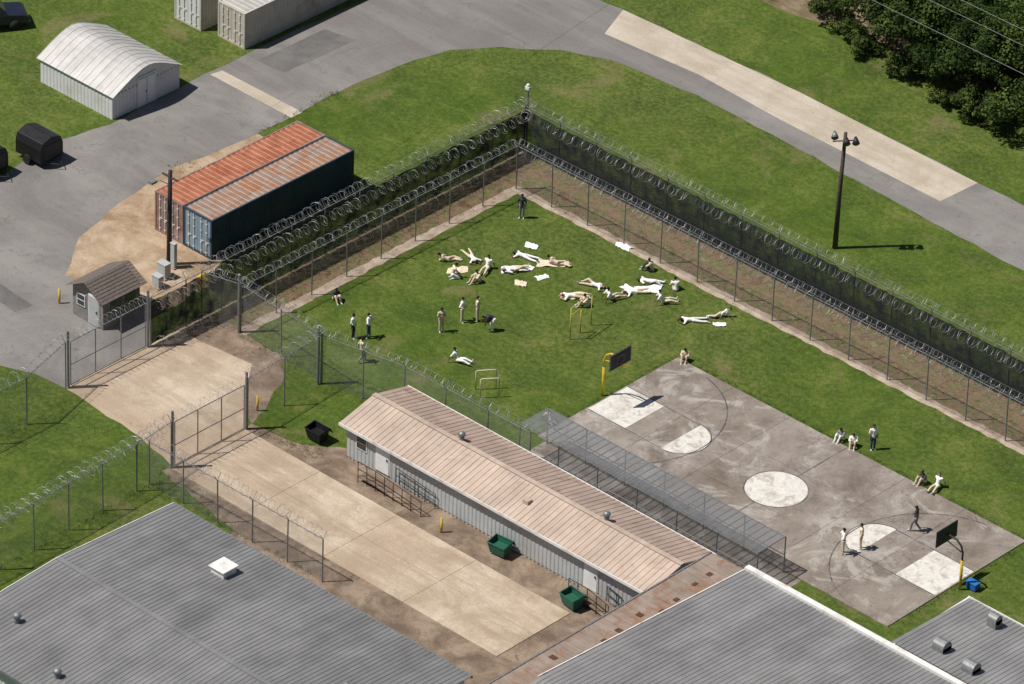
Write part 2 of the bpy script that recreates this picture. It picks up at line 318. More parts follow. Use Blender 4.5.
for x in (0,Lx): g.quad((x,-.02,H-.001),(x,Wy+.02,H-.001),(x,Wy/2,H+RZ-.04))
g.obj('walls',mWallT,T)
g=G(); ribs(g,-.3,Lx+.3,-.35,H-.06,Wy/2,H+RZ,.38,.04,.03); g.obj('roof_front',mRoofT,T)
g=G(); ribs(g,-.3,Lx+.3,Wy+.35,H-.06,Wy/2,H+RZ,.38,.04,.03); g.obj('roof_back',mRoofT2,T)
g=G(); g.box(-.3,Lx+.3,Wy/2-.16,Wy/2+.16,H+RZ+.02,H+RZ+.05); g.obj('ridge_cap',mRoofT,T)
g=G(); g.box(-.32,Lx+.32,-.40,-.352,H-.22,H-.03); g.box(-.32,Lx+.32,Wy+.352,Wy+.4,H-.22,H-.03); g.box(.1,Lx-.1,.05,Wy-.05,-.01,.16); g.obj('fascia_and_skirt',mTrim,T)
def door(parent,x,y,z,w=.95,h=2.02,mat=mDoorW):
    g=G(); g.box(x-w/2-.07,x+w/2+.07,y-.05,y,z,z+h+.07); g.obj('door_frame',mTrim,parent)
    g=G(); g.box(x-w/2,x+w/2,y-.08,y-.052,z+.02,z+h); g.obj('door_leaf',mat,parent)
    g=G(); g.box(x+w/2-.16,x+w/2-.08,y-.13,y-.082,z+.95,z+1.08); g.obj('door_handle',mDark,parent)
def window(parent,x,y,z,w=.8,h=.8):
    g=G(); g.box(x-w/2-.06,x+w/2+.06,y-.06,y-.026,z-.06,z+h+.06); g.obj('window_frame',mTrim,parent)
    g=G(); g.box(x-w/2,x+w/2,y-.066,y-.062,z,z+h); g.obj('window_pane',mGlass,parent)
    g=G(); g.box(x-w/2,x+w/2,y-.08,y-.067,z+h/2-.02,z+h/2+.02); g.obj('window_bar',mTrim,parent)
door(T,2.9,-.0,.35,1.0); window(T,1.2,0,1.15,.75,.8); door(T,19.1,0,.35,.95)
turbine(T,17.7,Wy/2+.2,H+RZ-.02); turbine(T,6.5,Wy/2+.2,H+RZ-.02)
g=G(); g.box(12.9,13.3,.9,1.3,H+.2,H+.5); g.obj('roof_box_vent',mRoofT,T)
def ramp(name,x0,x1,y0,y1,z,loc):
    e=empty(name,loc); g=G(); L=x1-x0
    g.box(0,1.4,0,y1-y0,z-.06,z)
    g.quad((1.4,0,z-.001),(L,0,.03),(L,y1-y0,.03),(1.4,y1-y0,z-.001)); g.quad((1.4,0,z-.06),(1.4,y1-y0,z-.06),(L,y1-y0,.01),(L,0,.01))
    g.obj('deck',mBrown,e); g=G()
    for y in (0,y1-y0):
        if y>0: xr=(1.9,2.6,3.4,4.2,L)
        else: xr=(0,.7,1.4,2.1,2.8,3.5,4.2,L)
        for x in xr:
            if x>L: continue
            zz=z if x<=1.4 else z*(L-x)/(L-1.4); g.cyl((x,y,0),(x,y,zz+1.0),.028,n=5)
        for k in (.5,1.0):
            if y==0: g.cyl((0,y,z+k),(1.4,y,z+k),.026,n=5)
            g.cyl((1.4 if y==0 else 1.9,y,z+k-(0 if y==0 else z*.5/(L-1.4))),(L,y,k),.026,n=5)
    g.obj('handrails',mDark,e); return e
ramp('wheelchair_ramp',0,5.0,0,1.15,.36,(-17.2,-16.62,0)); ramp('wheelchair_ramp',0,3.0,0,1.1,.36,(-.9,-16.5,0))
Bd=empty('grey_roof_building',(0,0,0))
g=G(); ribs(g,-18.6,4.3,-29.8,4.0,-38.6,4.5,.30,.035,.03); g.obj('roof_slope_a',mRoofG,Bd)
g=G(); ribs(g,-18.6,4.3,-47.4,4.0,-38.6,4.5,.30,.035,.03); g.obj('roof_slope_b',mRoofG,Bd)
g=G(); g.box(-18.6,4.3,-38.75,-38.45,4.53,4.55); g.obj('ridge_cap',mRoofG,Bd)
g=G(); corrwall(g,(-18.2,-47),(4.1,-47),0,3.98,.3,.03); corrwall(g,(4.1,-47),(4.1,-30.2),0,3.98,.3,.03); corrwall(g,(4.1,-30.2),(-18.2,-30.2),0,3.98,.3,.03); corrwall(g,(-18.2,-30.2),(-18.2,-47),0,3.98,.3,.03)
g.obj('walls',mWallW,Bd)
g=G(); g.box(-18.7,4.3,-29.8,-29.74,3.85,4.02); g.box(-18.7,4.3,-47.46,-47.4,3.85,4.02); g.obj('eave_gutter',mGalv,Bd)
g=G()
for ya in (-29.8,-47.4):
    g.tube([(-18.65,ya,4.0),(-18.65,-38.6,4.51)],.035,4)
g.obj('rake_trim',mTrim,Bd)
g=G(); g.box(-12.2,-11.2,-33.2,-32.2,4.1,4.5); g.box(-12.3,-11.1,-33.3,-32.1,4.57,4.65); g.obj('roof_hatch_vent',mTrim,Bd,bevel=.03)
g=G(); g.box(-12.1,-11.3,-33.1,-32.3,4.5,4.57); g.obj('roof_hatch_shadow_gap',mDark,Bd)
for x,y,z in ((-16,-44,4.2),(-10.9,-45.8,4.05),(1,-36,4.35)): turbine(Bd,x,y,z,.24)
Br=empty('large_grey_roof_building',(0,0,0))
g=G(); ribs(g,7.5,60,-11.3,3.6,-28,4.7,.30,.035,.03); g.obj('roof_slope_a',mRoofG2,Br)
g=G(); ribs(g,7.5,60,-45,3.6,-28,4.7,.30,.035,.03); g.obj('roof_slope_b',mRoofG2,Br)
g=G(); g.box(7.4,60,-11.36,-11.0,3.45,3.78); g.obj('parapet_trim',mTrim,Br)
g=G(); g.tube([(7.42,-11.3,3.62),(7.42,-28,4.72)],.05,4); g.obj('rake_trim',mTrim,Br)
g=G(); corrwall(g,(7.8,-44.6),(60,-44.6),0,3.55,.3,.03); corrwall(g,(60,-11.6),(7.8,-11.6),0,3.55,.3,.03); corrwall(g,(7.8,-11.6),(7.8,-44.6),0,3.55,.3,.03); g.obj('walls',mWallW,Br)
for x,y in ((24,-15),): turbine(Br,x,y,3.8,.3)
B3=empty('annex_building',(0,0,0))
g=G(); ribs(g,17.6,60,-4.2,3.4,-10.9,3.75,.30,.035,.03); g.obj('roof',mRoofG2,B3)
g=G(); g.box(17.9,60,-10.8,-4.5,0,3.3); g.obj('walls',mWallW,B3)
g=G(); g.box(17.5,60,-4.26,-4.2,3.25,3.48); g.box(17.5,17.6,-10.9,-4.2,3.25,3.42); g.obj('eave_trim',mTrim,B3)
for x,y,r in ((19.9,-9.4,.38),(22.3,-9.8,.38),(20.3,-5.4,.3)):
    g=G(); g.box(x-r,x+r,y-r,y+r,3.4,3.95); g.tube([(x-r,y,3.95),(x+r,y,3.95)],r,14); g.obj('hood_vent',mGalv,B3,False)
W=empty('rusty_covered_walkway',(0,0,0))
g=G(); y=-10.8
while y>-50:
    g.box(4.55,7.05,y-.56,y,3.0,3.05); g.box(4.55,7.05,y-.60,y-.56,3.0,3.08); y-=.6
g.obj('roof_panels',mRoofRust,W)
g=G(); g.box(4.46,4.55,-50,-10.8,2.9,3.1); g.box(7.05,7.14,-50,-10.8,2.9,3.1); g.obj('roof_edge',mGalv,W)
g=G()
for i in range(14):
    for x in (4.6,7.0): g.cyl((x,-11-i*3,0),(x,-11-i*3,2.95),.05,n=6)
g.obj('posts',mGalv,W)
random.seed(3); g=G()
for i in range(12):
    y=-12.5-i*1.5+random.uniform(-.3,.3); x=5.0+random.random()*1.3; w=random.uniform(.2,.45); g.box(x,x+w,y,y+.35,3.082,3.09)
g.obj('rust_patches',simple('rust_patch_mat',(.10,.045,.025),.9),W)
K=empty('caged_walkway',(-12.4,-8.3,0)); g=G(); gm=G()
for i in range(38):
    x=i*.49; g.box(x,x+.05,0,2.35,2.42,2.47)
for i in range(7):
    for y in (0,2.35): g.cyl((i*3.03,y,0),(i*3.03,y,2.4),.04,n=6)
for y in (0,2.35):
    for z in (1.2,2.4): g.cyl((0,y,z),(18.2,y,z),.03,n=5)
g.obj('frame',mGalv,K)
gm.quad((0,0,2.48),(18.2,0,2.48),(18.2,2.35,2.48),(0,2.35,2.48))
gm.obj('roof_mesh',mCage,K); gm=G()
for y in (0,2.35): gm.quad((0,y,.03),(18.2,y,.03),(18.2,y,2.4),(0,y,2.4))
gm.obj('side_mesh',mMesh,K)
sheet('caged_walkway_path',[(-12.6,-9.0),(7,-9.0),(7,-5.85),(-12.6,-5.85)],.01,mCourt)
S=empty('white_metal_shed',(-63,1.2,0)); L=6.6; Wd=5.8
g=G(); corrwall(g,(0,0),(L,0),0,1.75,.3,.02); corrwall(g,(L,0),(L,Wd),0,1.75,.3,.02); corrwall(g,(L,Wd),(0,Wd),0,1.75,.3,.02); corrwall(g,(0,Wd),(0,0),0,1.75,.3,.02)
prof=[]
for i in range(13):
    t=i/12; y=-.15+(Wd+.3)*t; u=1-math.sqrt((2*t-1)**2+.10)/math.sqrt(1.10); z=1.7+1.75*u; prof.append((y,z))
for x in (0,L+.02):
    g.quad(*[(x,min(max(y,0),Wd),z-.03) for y,z in prof])
g.obj('walls',mWallW,S)
g=G()
for i in range(12):
    (ya,za),(yb,zb)=prof[i],prof[i+1]; g.quad((-.2,ya,za),(L+.2,ya,za),(L+.2,yb,zb),(-.2,yb,zb))
g.obj('roof',mRoofShed,S)
g=G()
for k in range(12):
    x=-.2+k*.6; g.tube([(x,y,z+.012) for y,z in prof],.016,4)
g.obj('roof_seams',mRoofShed,S)
g=G(); g.box(L+.03,L+.07,2.2,3.6,.02,2.0); g.obj('double_door',mDoorW,S); g=G(); g.box(L+.071,L+.085,2.89,2.91,.05,1.98); g.box(L+.071,L+.1,2.8,2.86,.95,1.05); g.obj('door_gap',mDark,S)
g=G(); g.box(L+.03,L+.09,2.1,2.19,.0,2.1); g.box(L+.03,L+.09,3.61,3.7,.0,2.1); g.box(L+.03,L+.09,2.1,3.7,2.11,2.2); g.obj('door_trim',mTrim,S)
def container(x,y,side,end,roof,L=12.19,W=2.44,H=2.6,frame=None):
    e=empty('shipping_container',(x,y,0)); fr=frame or side
    g=G(); corrwall(g,(W-.05,.1),(W-.05,L-.1),.15,H-.1); corrwall(g,(.05,L-.1),(.05,.1),.15,H-.1); corrwall(g,(W-.1,L-.05),(.1,L-.05),.15,H-.1); g.obj('corrugated_sides',side,e)
    g=G()
    for a in (0,W-.13):
        for b in (0,L-.13): g.box(a,a+.13,b,b+.13,.0,H)
    for a in (0,W-.1):
        g.box(a,a+.1,.13,L-.13,H-.12,H-.0); g.box(a,a+.1,.13,L-.13,.0,.16)
    for b in (0,L-.1):
        g.box(.13,W-.13,b,b+.1,H-.12,H); g.box(.13,W-.13,b,b+.1,0,.16)
    g.obj('frame',fr,e)
    g=G(); n=int((L-.2)/.42); k=0; st=(L-.2)/n
    for i in range(n):
        for s,dz in ((0,0),(.4,0),(.5,.025),(.9,.025)):
            yy=.1+st*(i+s); g.v+=[(.1,yy,H-.04+dz),(W-.1,yy,H-.04+dz)]; k+=1
    g.v+=[(.1,L-.1,H-.04),(W-.1,L-.1,H-.04)]; k+=1
    for i in range(k-1): g.f.append((2*i,2*i+1,2*i+3,2*i+2))
    g.obj('roof',roof,e)
    g=G(); g.box(.14,W/2-.01,.03,.075,.17,H-.13); g.box(W/2+.01,W-.14,.03,.075,.17,H-.13); g.obj('doors',end,e)
    g=G()
    for xx in (.45,.9,W-.9,W-.45):
        g.cyl((xx,.0,.12),(xx,.0,H-.12),.03,n=6); g.box(xx-.02,xx+.22,-.03,-.01,1.05,1.09)
        for z in (.3,.9,1.7,2.3): g.box(xx-.06,xx+.06,-.025,.029,z,z+.06)
    g.obj('locking_bars',mTrim,e); return e
mRust=metalroof('container_orange_rust_roof_mat',(.43,.17,.095),(.27,.08,.04),.45,1.0,(.4,1.5,1))
mRustG=metalroof('container_brown_roof_mat',(.33,.26,.22),(.32,.14,.065),.5,1.0,(.4,1.5,1))
mBlueD=simple('container_dark_blue_mat',(.028,.055,.085),.6,.25,1.0,dirt=(.06,.05,.05))
mBlueL=simple('container_light_blue_mat',(.20,.30,.38),.6,.15,1.2,dirt=(.25,.16,.11))
mRed=simple('container_faded_red_mat',(.24,.15,.13),.7,.2,1.2,dirt=(.34,.33,.34))
mBeige=simple('container_beige_mat',(.50,.46,.40),.6,.1,1,dirt=(.3,.23,.17))
mBeigeR=metalroof('container_beige_roof_mat',(.46,.44,.41),(.3,.2,.14),.15)
container(-45.1,-5.95,mRed,mRed,mRust,H=2.75); container(-42.6,-5.95,mBlueD,mBlueL,mRustG,H=2.75)
container(-59.5,13.4,mBeige,mBeige,mBeigeR); container(-63.1,13.0,mBeige,mWallW,mBeigeR)
Hh=empty('guard_hut',(-41.5,-16.1,0)); g=G(); w,d,h=2.6,3.0,2.15
g.box(0,w,0,d,0,h); g.quad((0,.0,h),(w,0,h),(w/2,0,h+.7)); g.quad((0,d,h),(w/2,d,h+.7),(w,d,h)); g.obj('walls',simple('hut_wall_mat',(.22,.2,.19),.8,.15,2),Hh)
g=G()
for s in (0,1):
    xe=-.3 if s==0 else w+.3; z=h-.15
    for i in range(8):
        t0,t1=i/8,(i+1)/8; x0=xe+(w/2-xe)*t0; x1=xe+(w/2-xe)*t1; zz0=z+(.9)*t0+.03; zz1=z+.9*t1
        g.quad((x0,-.35,zz0),(x0,d+.35,zz0),(x1,d+.35,zz1),(x1,-.35,zz1))
g.obj('shingle_roof',simple('shingle_mat',(.14,.115,.10),.95,.3,8),Hh)
window(Hh,.75,0,1.0,.6,.7); door(Hh,1.85,0,.05,.8,1.95,mWallT)
g=G(); g.box(w,w+.03,.6,1.5,1.0,1.75); g.box(w,w+.03,1.8,2.6,1.0,1.75); g.obj('side_windows',mGlass,Hh)
e=empty('air_conditioner_unit',(-42.2,-15.2,0)); g=G(); g.box(0,.55,0,.7,0,.75); g.obj('casing',mGalv,e,bevel=.03); g=G(); g.cyl((.27,.35,.75),(.27,.35,.79),.22,n=16); g.obj('fan_grille',mDark,e)
for x,y in ((-42.9,-15.9),(-38.2,-12.3),(-26.4,-15.6),(-10.3,-16.9)):
    e=empty('yellow_bollard',(x,y,0)); g=G(); g.cyl((0,0,0),(0,0,1.0),.07,n=12); g.ball((0,0,1.0),.07,12,6,1,1,.6); g.obj('post',mYellow,e,True)
e=empty('yellow_storage_bin',(-38.2,-8.2,0),R(15)); g=G(); g.box(-.5,.5,-.35,.35,0,.6); g.obj('body',mYellow,e,bevel=.03); g=G(); g.box(-.53,.53,-.38,.38,.6,.68); g.quad((-.5,-.36,.68),(.5,-.36,.68),(.45,0,.82),(-.45,0,.82)); g.quad((-.45,0,.82),(.45,0,.82),(.5,.36,.68),(-.5,.36,.68)); g.obj('lid',mYellow,e)
for x,y,w,h in ((-41.1,-9.6,.7,1.0),(-40.5,-10.6,.6,.8),(-41.3,-8.3,.35,1.7)):
    e=empty('utility_cabinet',(x,y,0)); g=G(); g.box(0,w,0,w*.7,.1,h); g.box(-.03,w+.03,-.03,w*.7+.03,h,h+.05); g.obj('cabinet',mWallT,e,bevel=.02); g=G(); g.box(-.08,w+.08,-.08,w*.7+.08,0,.1); g.obj('plinth',mMow,e)
e=empty('utility_pole',(-41.6,-8.1,0)); g=G(); g.tube([(0,0,0),(.03,0,3.5),(.08,0,6.6)],[.17,.15,.12],10); g.obj('pole',mDark,e,True)
g=G(); g.box(-.6,.7,-.05,.05,6.1,6.2); g.obj('crossarm',mWood,e); g=G(); g.tube([(.05,0,5.6),(-.3,-.4,5.9),(-.5,-.7,5.9)],.03,6); g.box(-.75,-.4,-1.05,-.6,5.8,5.95); g.obj('lamp',mGalv,e)
mCable=simple('cable_mat',(.30,.30,.30),.5,.1,2)
e=empty('overhead_wire'); g=G()
for a,b,s in (((-41.5,-8.1,6.3),(-52,60,9),.8),((-80,37.5,9),(70,36.5,8),1.2),((-80,39.5,9.5),(70,38.5,8.5),1.2),((-80,41,9.5),(70,40,8.5),1.2)):
    a=Vector(a);b=Vector(b); g.tube([a.lerp(b,t/20)-Vector((0,0,s*4*(t/20)*(1-t/20))) for t in range(21)],.012,3)
g.obj('wires',mCable,e)
for x,y,h in ((-80,39.3,9.6),(70,38.3,8.7),(-52,60,9.2)):
    e=empty('utility_pole',(x,y,0)); g=G(); g.tube([(0,0,0),(0,0,h)],[.17,.12],10); g.box(-.06,.06,-2.0,2.0,h-.3,h-.15); g.obj('pole',mWood,e)
def floodpole(x,y,h):
    e=empty('floodlight_pole',(x,y,0)); g=G(); g.tube([(0,0,0),(.05,0,h*.5),(.16,.05,h)],[.17,.14,.11],10); g.obj('pole',mWood,e,True)
    g=G(); g.cyl((-.35,-.5,h-.6),(.6,.6,h-.55),.04,n=6); g.obj('crossarm',mDark,e)
    for i,(dx,dy) in enumerate(((-.3,-.45),(.2,.1),(.55,.55))):
        g=G(); z=h-.35+(.45 if i==0 else 0)
        g.cyl((dx,dy,h-.58),(dx,dy,z),.025,n=5); g.tube([(dx,dy,z),(dx+.12,dy-.12,z-.05),(dx+.30,dy-.30,z-.2)],[.08,.14,.24],12); g.obj('floodlight',mDark if i else mGalv,e,True)
        g=G(); g.cyl((dx+.302,dy-.302,z-.202),(dx+.31,dy-.31,z-.206),.2,n=12); g.obj('lens',mGlass,e)
floodpole(-15,22.5,8.2)
def hoop(x,y,s):
    e=empty('basketball_hoop',(x,y,0)); g=G()
    g.tube([(0,0,0),(0,0,2.0)],.085,10); g.obj('padded_post',mYellow,e,True)
    g=G(); g.tube([(0,0,2.0),(0,0,2.5),(s*.15,0,2.9),(s*.5,0,3.15),(s*1.15,0,3.2)],[.06]*5,8); g.cyl((s*.1,0,2.5),(s*1.1,0,2.75),.035,n=6); g.obj('gooseneck',mDark if s<0 else mYellow,e,True)
    g=G(); xb=s*1.2; g.box(min(xb,xb+s*.05),max(xb,xb+s*.05),-.9,.9,2.65,3.7); g.obj('backboard',mDark,e)
    g=G(); xf=xb+s*.055; a,b=min(xf,xf+s*.01),max(xf,xf+s*.01)
    for (y0,y1,za,zb) in ((-.9,.9,2.65,2.69),(-.9,.9,3.66,3.7),(-.9,-.86,2.69,3.66),(.86,.9,2.69,3.66),(-.3,.3,2.9,2.93),(-.3,.3,3.33,3.36),(-.3,-.27,2.93,3.33),(.27,.3,2.93,3.33)): g.box(a,b,y0,y1,za,zb)
    g.obj('backboard_lines',mGalv,e)
    g=G(); c=xb+s*.36; g.tube([(c+.225*math.cos(t*math.pi/8),.225*math.sin(t*math.pi/8),2.85) for t in range(17)],.014,5); g.cyl((xb+s*.05,0,2.85),(xb+s*.14,0,2.85),.03,n=5); g.obj('rim',simple('orange_rim_mat',(.6,.14,.03),.5),e)
hoop(-13.6,.1,1); hoop(13.75,-.1,-1)
e=empty('pull_up_bars',(-19.1,3.2,0)); g=G()
for y in (0,1.0,2.05): g.cyl((-.1*y,y,0),(-.1*y,y,2.2 if y!=1.0 else 1.7),.035,n=8)
g.cyl((0,0,2.2),(-.2,2.05,2.2),.03,n=6); g.cyl((0,0,1.7),(-.1,1.0,1.7),.03,n=6); g.obj('frame',simple('faded_yellow_paint_mat',(.50,.40,.10),.6,.2,5),e,True)
e=empty('parallel_dip_bars',(-19.2,-4.8,0)); g=G()
for (ax,ay,bx,by) in ((0,0,.75,.95),(.8,-.45,1.5,.4)):
    g.tube([(ax,ay,0),(ax,ay,1.25),(ax+.05,ay+.05,1.32),(bx-.05,by-.05,1.32),(bx,by,1.25),(bx,by,0)],.035,8)
g.obj('bars',mPale,e,True)
mGreen=simple('dumpster_green_mat',(.02,.11,.07),.5,.2,3,dirt=(.03,.06,.04))
def dumpster(x,y,rz,mat,w=1.2,d=.85,h=.8):
    e=empty('wheeled_dumpster',(x,y,0),rz); g=G(); b=.12
    V=[(-w/2+b,-d/2+b,.12),(w/2-b,-d/2+b,.12),(w/2-b,d/2-b,.12),(-w/2+b,d/2-b,.12),(-w/2,-d/2,h),(w/2,-d/2,h),(w/2,d/2,h+.12),(-w/2,d/2,h+.12)]
    g.v=V; g.f=[(0,3,2,1),(0,1,5,4),(1,2,6,5),(2,3,7,6),(3,0,4,7)]
    g.obj('tub',mat,e)
    g=G(); g.tube([V[4],V[5],V[6],V[7],V[4]],.045,5); g.quad((-w/2+.04,-d/2+.04,h-.25),(w/2-.04,-d/2+.04,h-.25),(w/2-.04,d/2-.04,h-.25),(-w/2+.04,d/2-.04,h-.25)); g.obj('rim_and_fill',mat,e)
    g=G()
    for sx in (-1,1):
        for sy in (-1,1): g.cyl((sx*(w/2-.25),sy*(d/2-.25)-.03,.08),(sx*(w/2-.25),sy*(d/2-.25)+.03,.08),.08,n=10)
    g.obj('wheels',mRubber,e)
    g=G(); g.quad((-w/2-.02,d/2-.02,h+.18),(w/2+.02,d/2-.02,h+.18),(w/2+.02,d/2+.3,h-.35),(-w/2-.02,d/2+.3,h-.35)); g.obj('open_lid',mBlack,e)
dumpster(-6.5,-16.1,R(5),mGreen); dumpster(-.2,-16.95,R(-8),mGreen); dumpster(-21.8,-15.3,R(0),mBlack)
def blacktrailer(x,y,rz):
    e=empty('black_cargo_trailer',(x,y,0),rz); g=G(); L,W=2.3,1.9
    sec=[(0,.35),(0,1.3),(.18,1.75),(W/2,2.0),(W-.18,1.75),(W,1.3),(W,.35)]
    n=len(sec)
    for X in (0,L):
        for (yy,zz) in sec: g.v.append((X,yy,zz))
    for i in range(n): j=(i+1)%n; g.f.append((i,j,n+j,n+i))
    g.f.append(tuple(range(n))[::-1]); g.f.append(tuple(range(n,2*n))); g.obj('body',mBlack,e,bevel=.04)
    g=G()
    for yy in (-.18,W+.02): g.cyl((L/2,yy,.32),(L/2,yy+.16,.32),.32,n=16)
    g.obj('wheels',mRubber,e); g=G(); g.tube([(L,.3,.4),(L+.9,W/2,.4),(L,W-.3,.4)],.04,6); g.box(L+.005,L+.02,.3,W-.3,.5,1.5); g.obj('drawbar_and_door',mDark,e)
blacktrailer(-57.3,-6.2,R(0)); blacktrailer(-58.4,-9.8,R(4))
def pickup(x,y,rz,mat):
    e=empty('pickup_truck',(x,y,0),rz); g=G()
    pr=[(-2.7,.5),(-2.7,1.05),(-.7,1.08),(-.55,1.1),(-.35,1.75),(.75,1.78),(1.35,1.15),(2.5,1.02),(2.7,.85),(2.7,.45)]
    n=len(pr)
    for yy in (-.92,.92):
        for (a,b) in pr:
            t=.12 if b>1.3 else 0; g.v.append((a,yy*(1-t),b))
    g.f.append(tuple(range(n))); g.f.append(tuple(range(n,2*n))[::-1])
    for i in range(n): j=(i+1)%n; g.f.append((i,n+i,n+j,j))
    g.obj('body',mat,e,bevel=.05)
    g=G(); g.quad((.78,-.72,1.74),(.78,.72,1.74),(1.33,.8,1.19),(1.33,-.8,1.19)); o=g.obj('windscreen',mGlass,e); o.location=(.02,0,.02)
    g=G()
    for s in (-1,1): g.quad((-.3,s*.86,1.25),(1.0,s*.86,1.25),(.7,s*.83,1.66),(-.25,s*.83,1.66))
    g.obj('side_windows',mGlass,e); g=G(); g.box(-2.6,-.75,-.75,.75,1.081,1.09); g.obj('bed_liner',mBlack,e)
    g=G()
    for a in (-1.75,1.75):
        for s in (-1,1): g.cyl((a,s*.8,.38),(a,s*.98,.38),.38,n=18)
    g.obj('wheels',mRubber,e,True); g=G(); g.box(2.7,2.78,-.85,.85,.45,.62); g.box(-2.8,-2.7,-.85,.85,.45,.62); g.obj('bumpers',mGalv,e)
pickup(-70.6,3.4,R(60),simple('dark_car_paint',(.012,.016,.03),.3,.1,2,spec=.6))
e=empty('blue_water_cooler',(14.2,.5,0)); g=G(); g.box(-.35,.35,-.22,.22,.05,.42); g.obj('body',simple('blue_plastic_mat',(.02,.11,.42),.4),e,bevel=.05); g=G(); g.box(-.37,.37,-.24,.24,.425,.5); g.obj('lid',simple('blue_lid_mat',(.03,.16,.45),.4),e,bevel=.02)
# ------------------------------------------------------------------ trees
mBark=simple('bark_mat',(.07,.05,.035),.95,.3,5)
def leafmat(name,c):
    n=NT(name); f=n.noise(.8,4); col=n.ramp(f,[(.38,tuple(x*.5 for x in c)),(.5,c),(.62,(c[0]*2.3,c[1]*1.9,c[2]*1.8))]); n.fin(col,.7,spec=.15)
    tl=n.t.nodes.new('ShaderNodeBsdfTranslucent'); n.L(col,tl.inputs[0]); mx=n.t.nodes.new('ShaderNodeMixShader'); mx.inputs[0].default_value=.2
    n.L(n.b.outputs[0],mx.inputs[1]); n.L(tl.outputs[0],mx.inputs[2]); n.L(mx.outputs[0],n.o.inputs[0]); return n.m
mLeaf=leafmat('leaf_mat',(.030,.058,.012)); mLeafB=leafmat('bright_leaf_mat',(.050,.085,.018)); mLeaf2=leafmat('shrub_leaf_mat',(.055,.085,.020))
def treemesh(seed,h,r,leaf,nleaf=5200,trunk=True):
    rnd=random.Random(seed); g=G(); cl=[]
    if trunk: g.tube([(0,0,0),(.1,.05,h*.3),(.0,.15,h*.55),(.1,0,h*.85)],[r*.085,r*.065,r*.045,.03],8)
    for i in range(20 if trunk else 7):
        a=i*2.399+rnd.random()*.6; zf=rnd.uniform(.28,.97) if trunk else rnd.uniform(.2,.8); rr=r*max(.05,math.sin(math.pi*min(1,zf*.82+.18)))**.6*rnd.uniform(.4,1.0)
        tip=Vector((rr*math.cos(a),rr*math.sin(a),h*zf)); st=Vector((0.05,.05,h*max(.18,zf-.28)))
        if trunk: g.tube([st,st.lerp(tip,.5)+Vector((0,0,.2)),tip],[r*.03,r*.02,.015],5)
        cl.append((tip,r*rnd.uniform(.2,.36)))
        for k in range(3):
            cl.append((tip+Vector((rnd.uniform(-1,1),rnd.uniform(-1,1),rnd.uniform(-.7,.8)))*r*.36,r*rnd.uniform(.10,.24)))
    cl.append((Vector((0,0,h*.9)),r*.3)); cl.append((Vector((0,0,h*.6)),r*.5))
    nb=len(g.f); lo,hi=(.06,.14) if trunk else (.06,.12)
    wts=[c[1]**2 for c in cl]; picks=rnd.choices(cl,wts,k=nleaf)
    for c,cr in picks:
        d=Vector((rnd.gauss(0,1),rnd.gauss(0,1),rnd.gauss(0,1))).normalized(); p=c+Vector((d.x,d.y,d.z*.85))*cr*rnd.uniform(.55,1.2)
        if p.z<.15: p.z=.15+rnd.random()*.2
        nn=(d+Vector((rnd.uniform(-.7,.7),rnd.uniform(-.7,.7),rnd.uniform(-.2,.9)))).normalized(); u=nn.orthogonal().normalized(); v=nn.cross(u); s=rnd.uniform(lo,hi)
        th=rnd.random()*6.28; u,v=u*math.cos(th)+v*math.sin(th),v*math.cos(th)-u*math.sin(th)
        g.quad(p-u*s,p-v*s*.6,p+u*s,p+v*s*.6+nn*s*.2)
    me=bpy.data.meshes.new('tree'); me.from_pydata(g.v,[],g.f); me.materials.append(mBark); me.materials.append(leaf)
    for i,pl in enumerate(me.polygons): pl.material_index=0 if i<nb else 1
    return me
tm=[treemesh(1,8.0,3.6,mLeaf,20000),treemesh(2,9.5,4.0,mLeafB,24000),treemesh(3,6.5,3.2,mLeaf,16000)]
sm=[treemesh(11,2.2,1.6,mLeaf2,3500,False),treemesh(12,1.6,1.3,mLeaf2,2600,False)]
rt=random.Random(5)
rows=[(-31.6,45.2),(-27.5,44.2),(-23.6,43.3),(-19.7,43.6),(-15.8,43.8),(-11.8,44.8),(-7.5,45),(-3,45.5),(1.5,46),(6,46.5),(-33,49),(-29,48.4),(-25,47.4),(-21,47.6),(-17,48),(-13,49),(-8,50),(-37,53),(-32.5,52.6),(-28,52.2),(-23.5,52),(-19,52.5),(-40,57),(-35.5,57),(-31,56.8),(-26.5,57),(-22,57)]
for i,(x,y) in enumerate(rows):
    o=bpy.data.objects.new('oak_tree',tm[i%3]); s=rt.uniform(.82,1.15); o.scale=(s,s,s*rt.uniform(.8,.95)); o.rotation_euler=(0,0,rt.random()*6.28); o.location=(x+rt.uniform(-.5,.5),y+rt.uniform(-.4,.4),0); COL.objects.link(o)
for i,(x,y) in enumerate(((-34,43.5),(-29.5,42.0),(-25.6,41.3),(-21.5,40.7),(-17.6,40.9),(-13.5,41.8),(-10,42),(-35.5,46.5),(-36,49.5),(-31.5,42.8),(-19.5,40.8))):
    o=bpy.data.objects.new('shrub',sm[i%2]); s=rt.uniform(.6,1.1); o.scale=(s,s,s); o.rotation_euler=(0,0,rt.random()*6.28); o.location=(x,y,0); COL.objects.link(o)
sheet('bare_dirt_patch',[(-40,43),(-37,42.4),(-34.6,42.8),(-31,43.4),(-24,43),(-14,43.5),(-10,45),(-10,60),(-42,60),(-42,50)],.004,ground_mat('woodland_floor_mat',[(.3,(.10,.08,.04)),(.5,(.17,.13,.08)),(.7,(.25,.2,.13))],.5,7,.5),.4,1)
rw=random.Random(9); g=G()
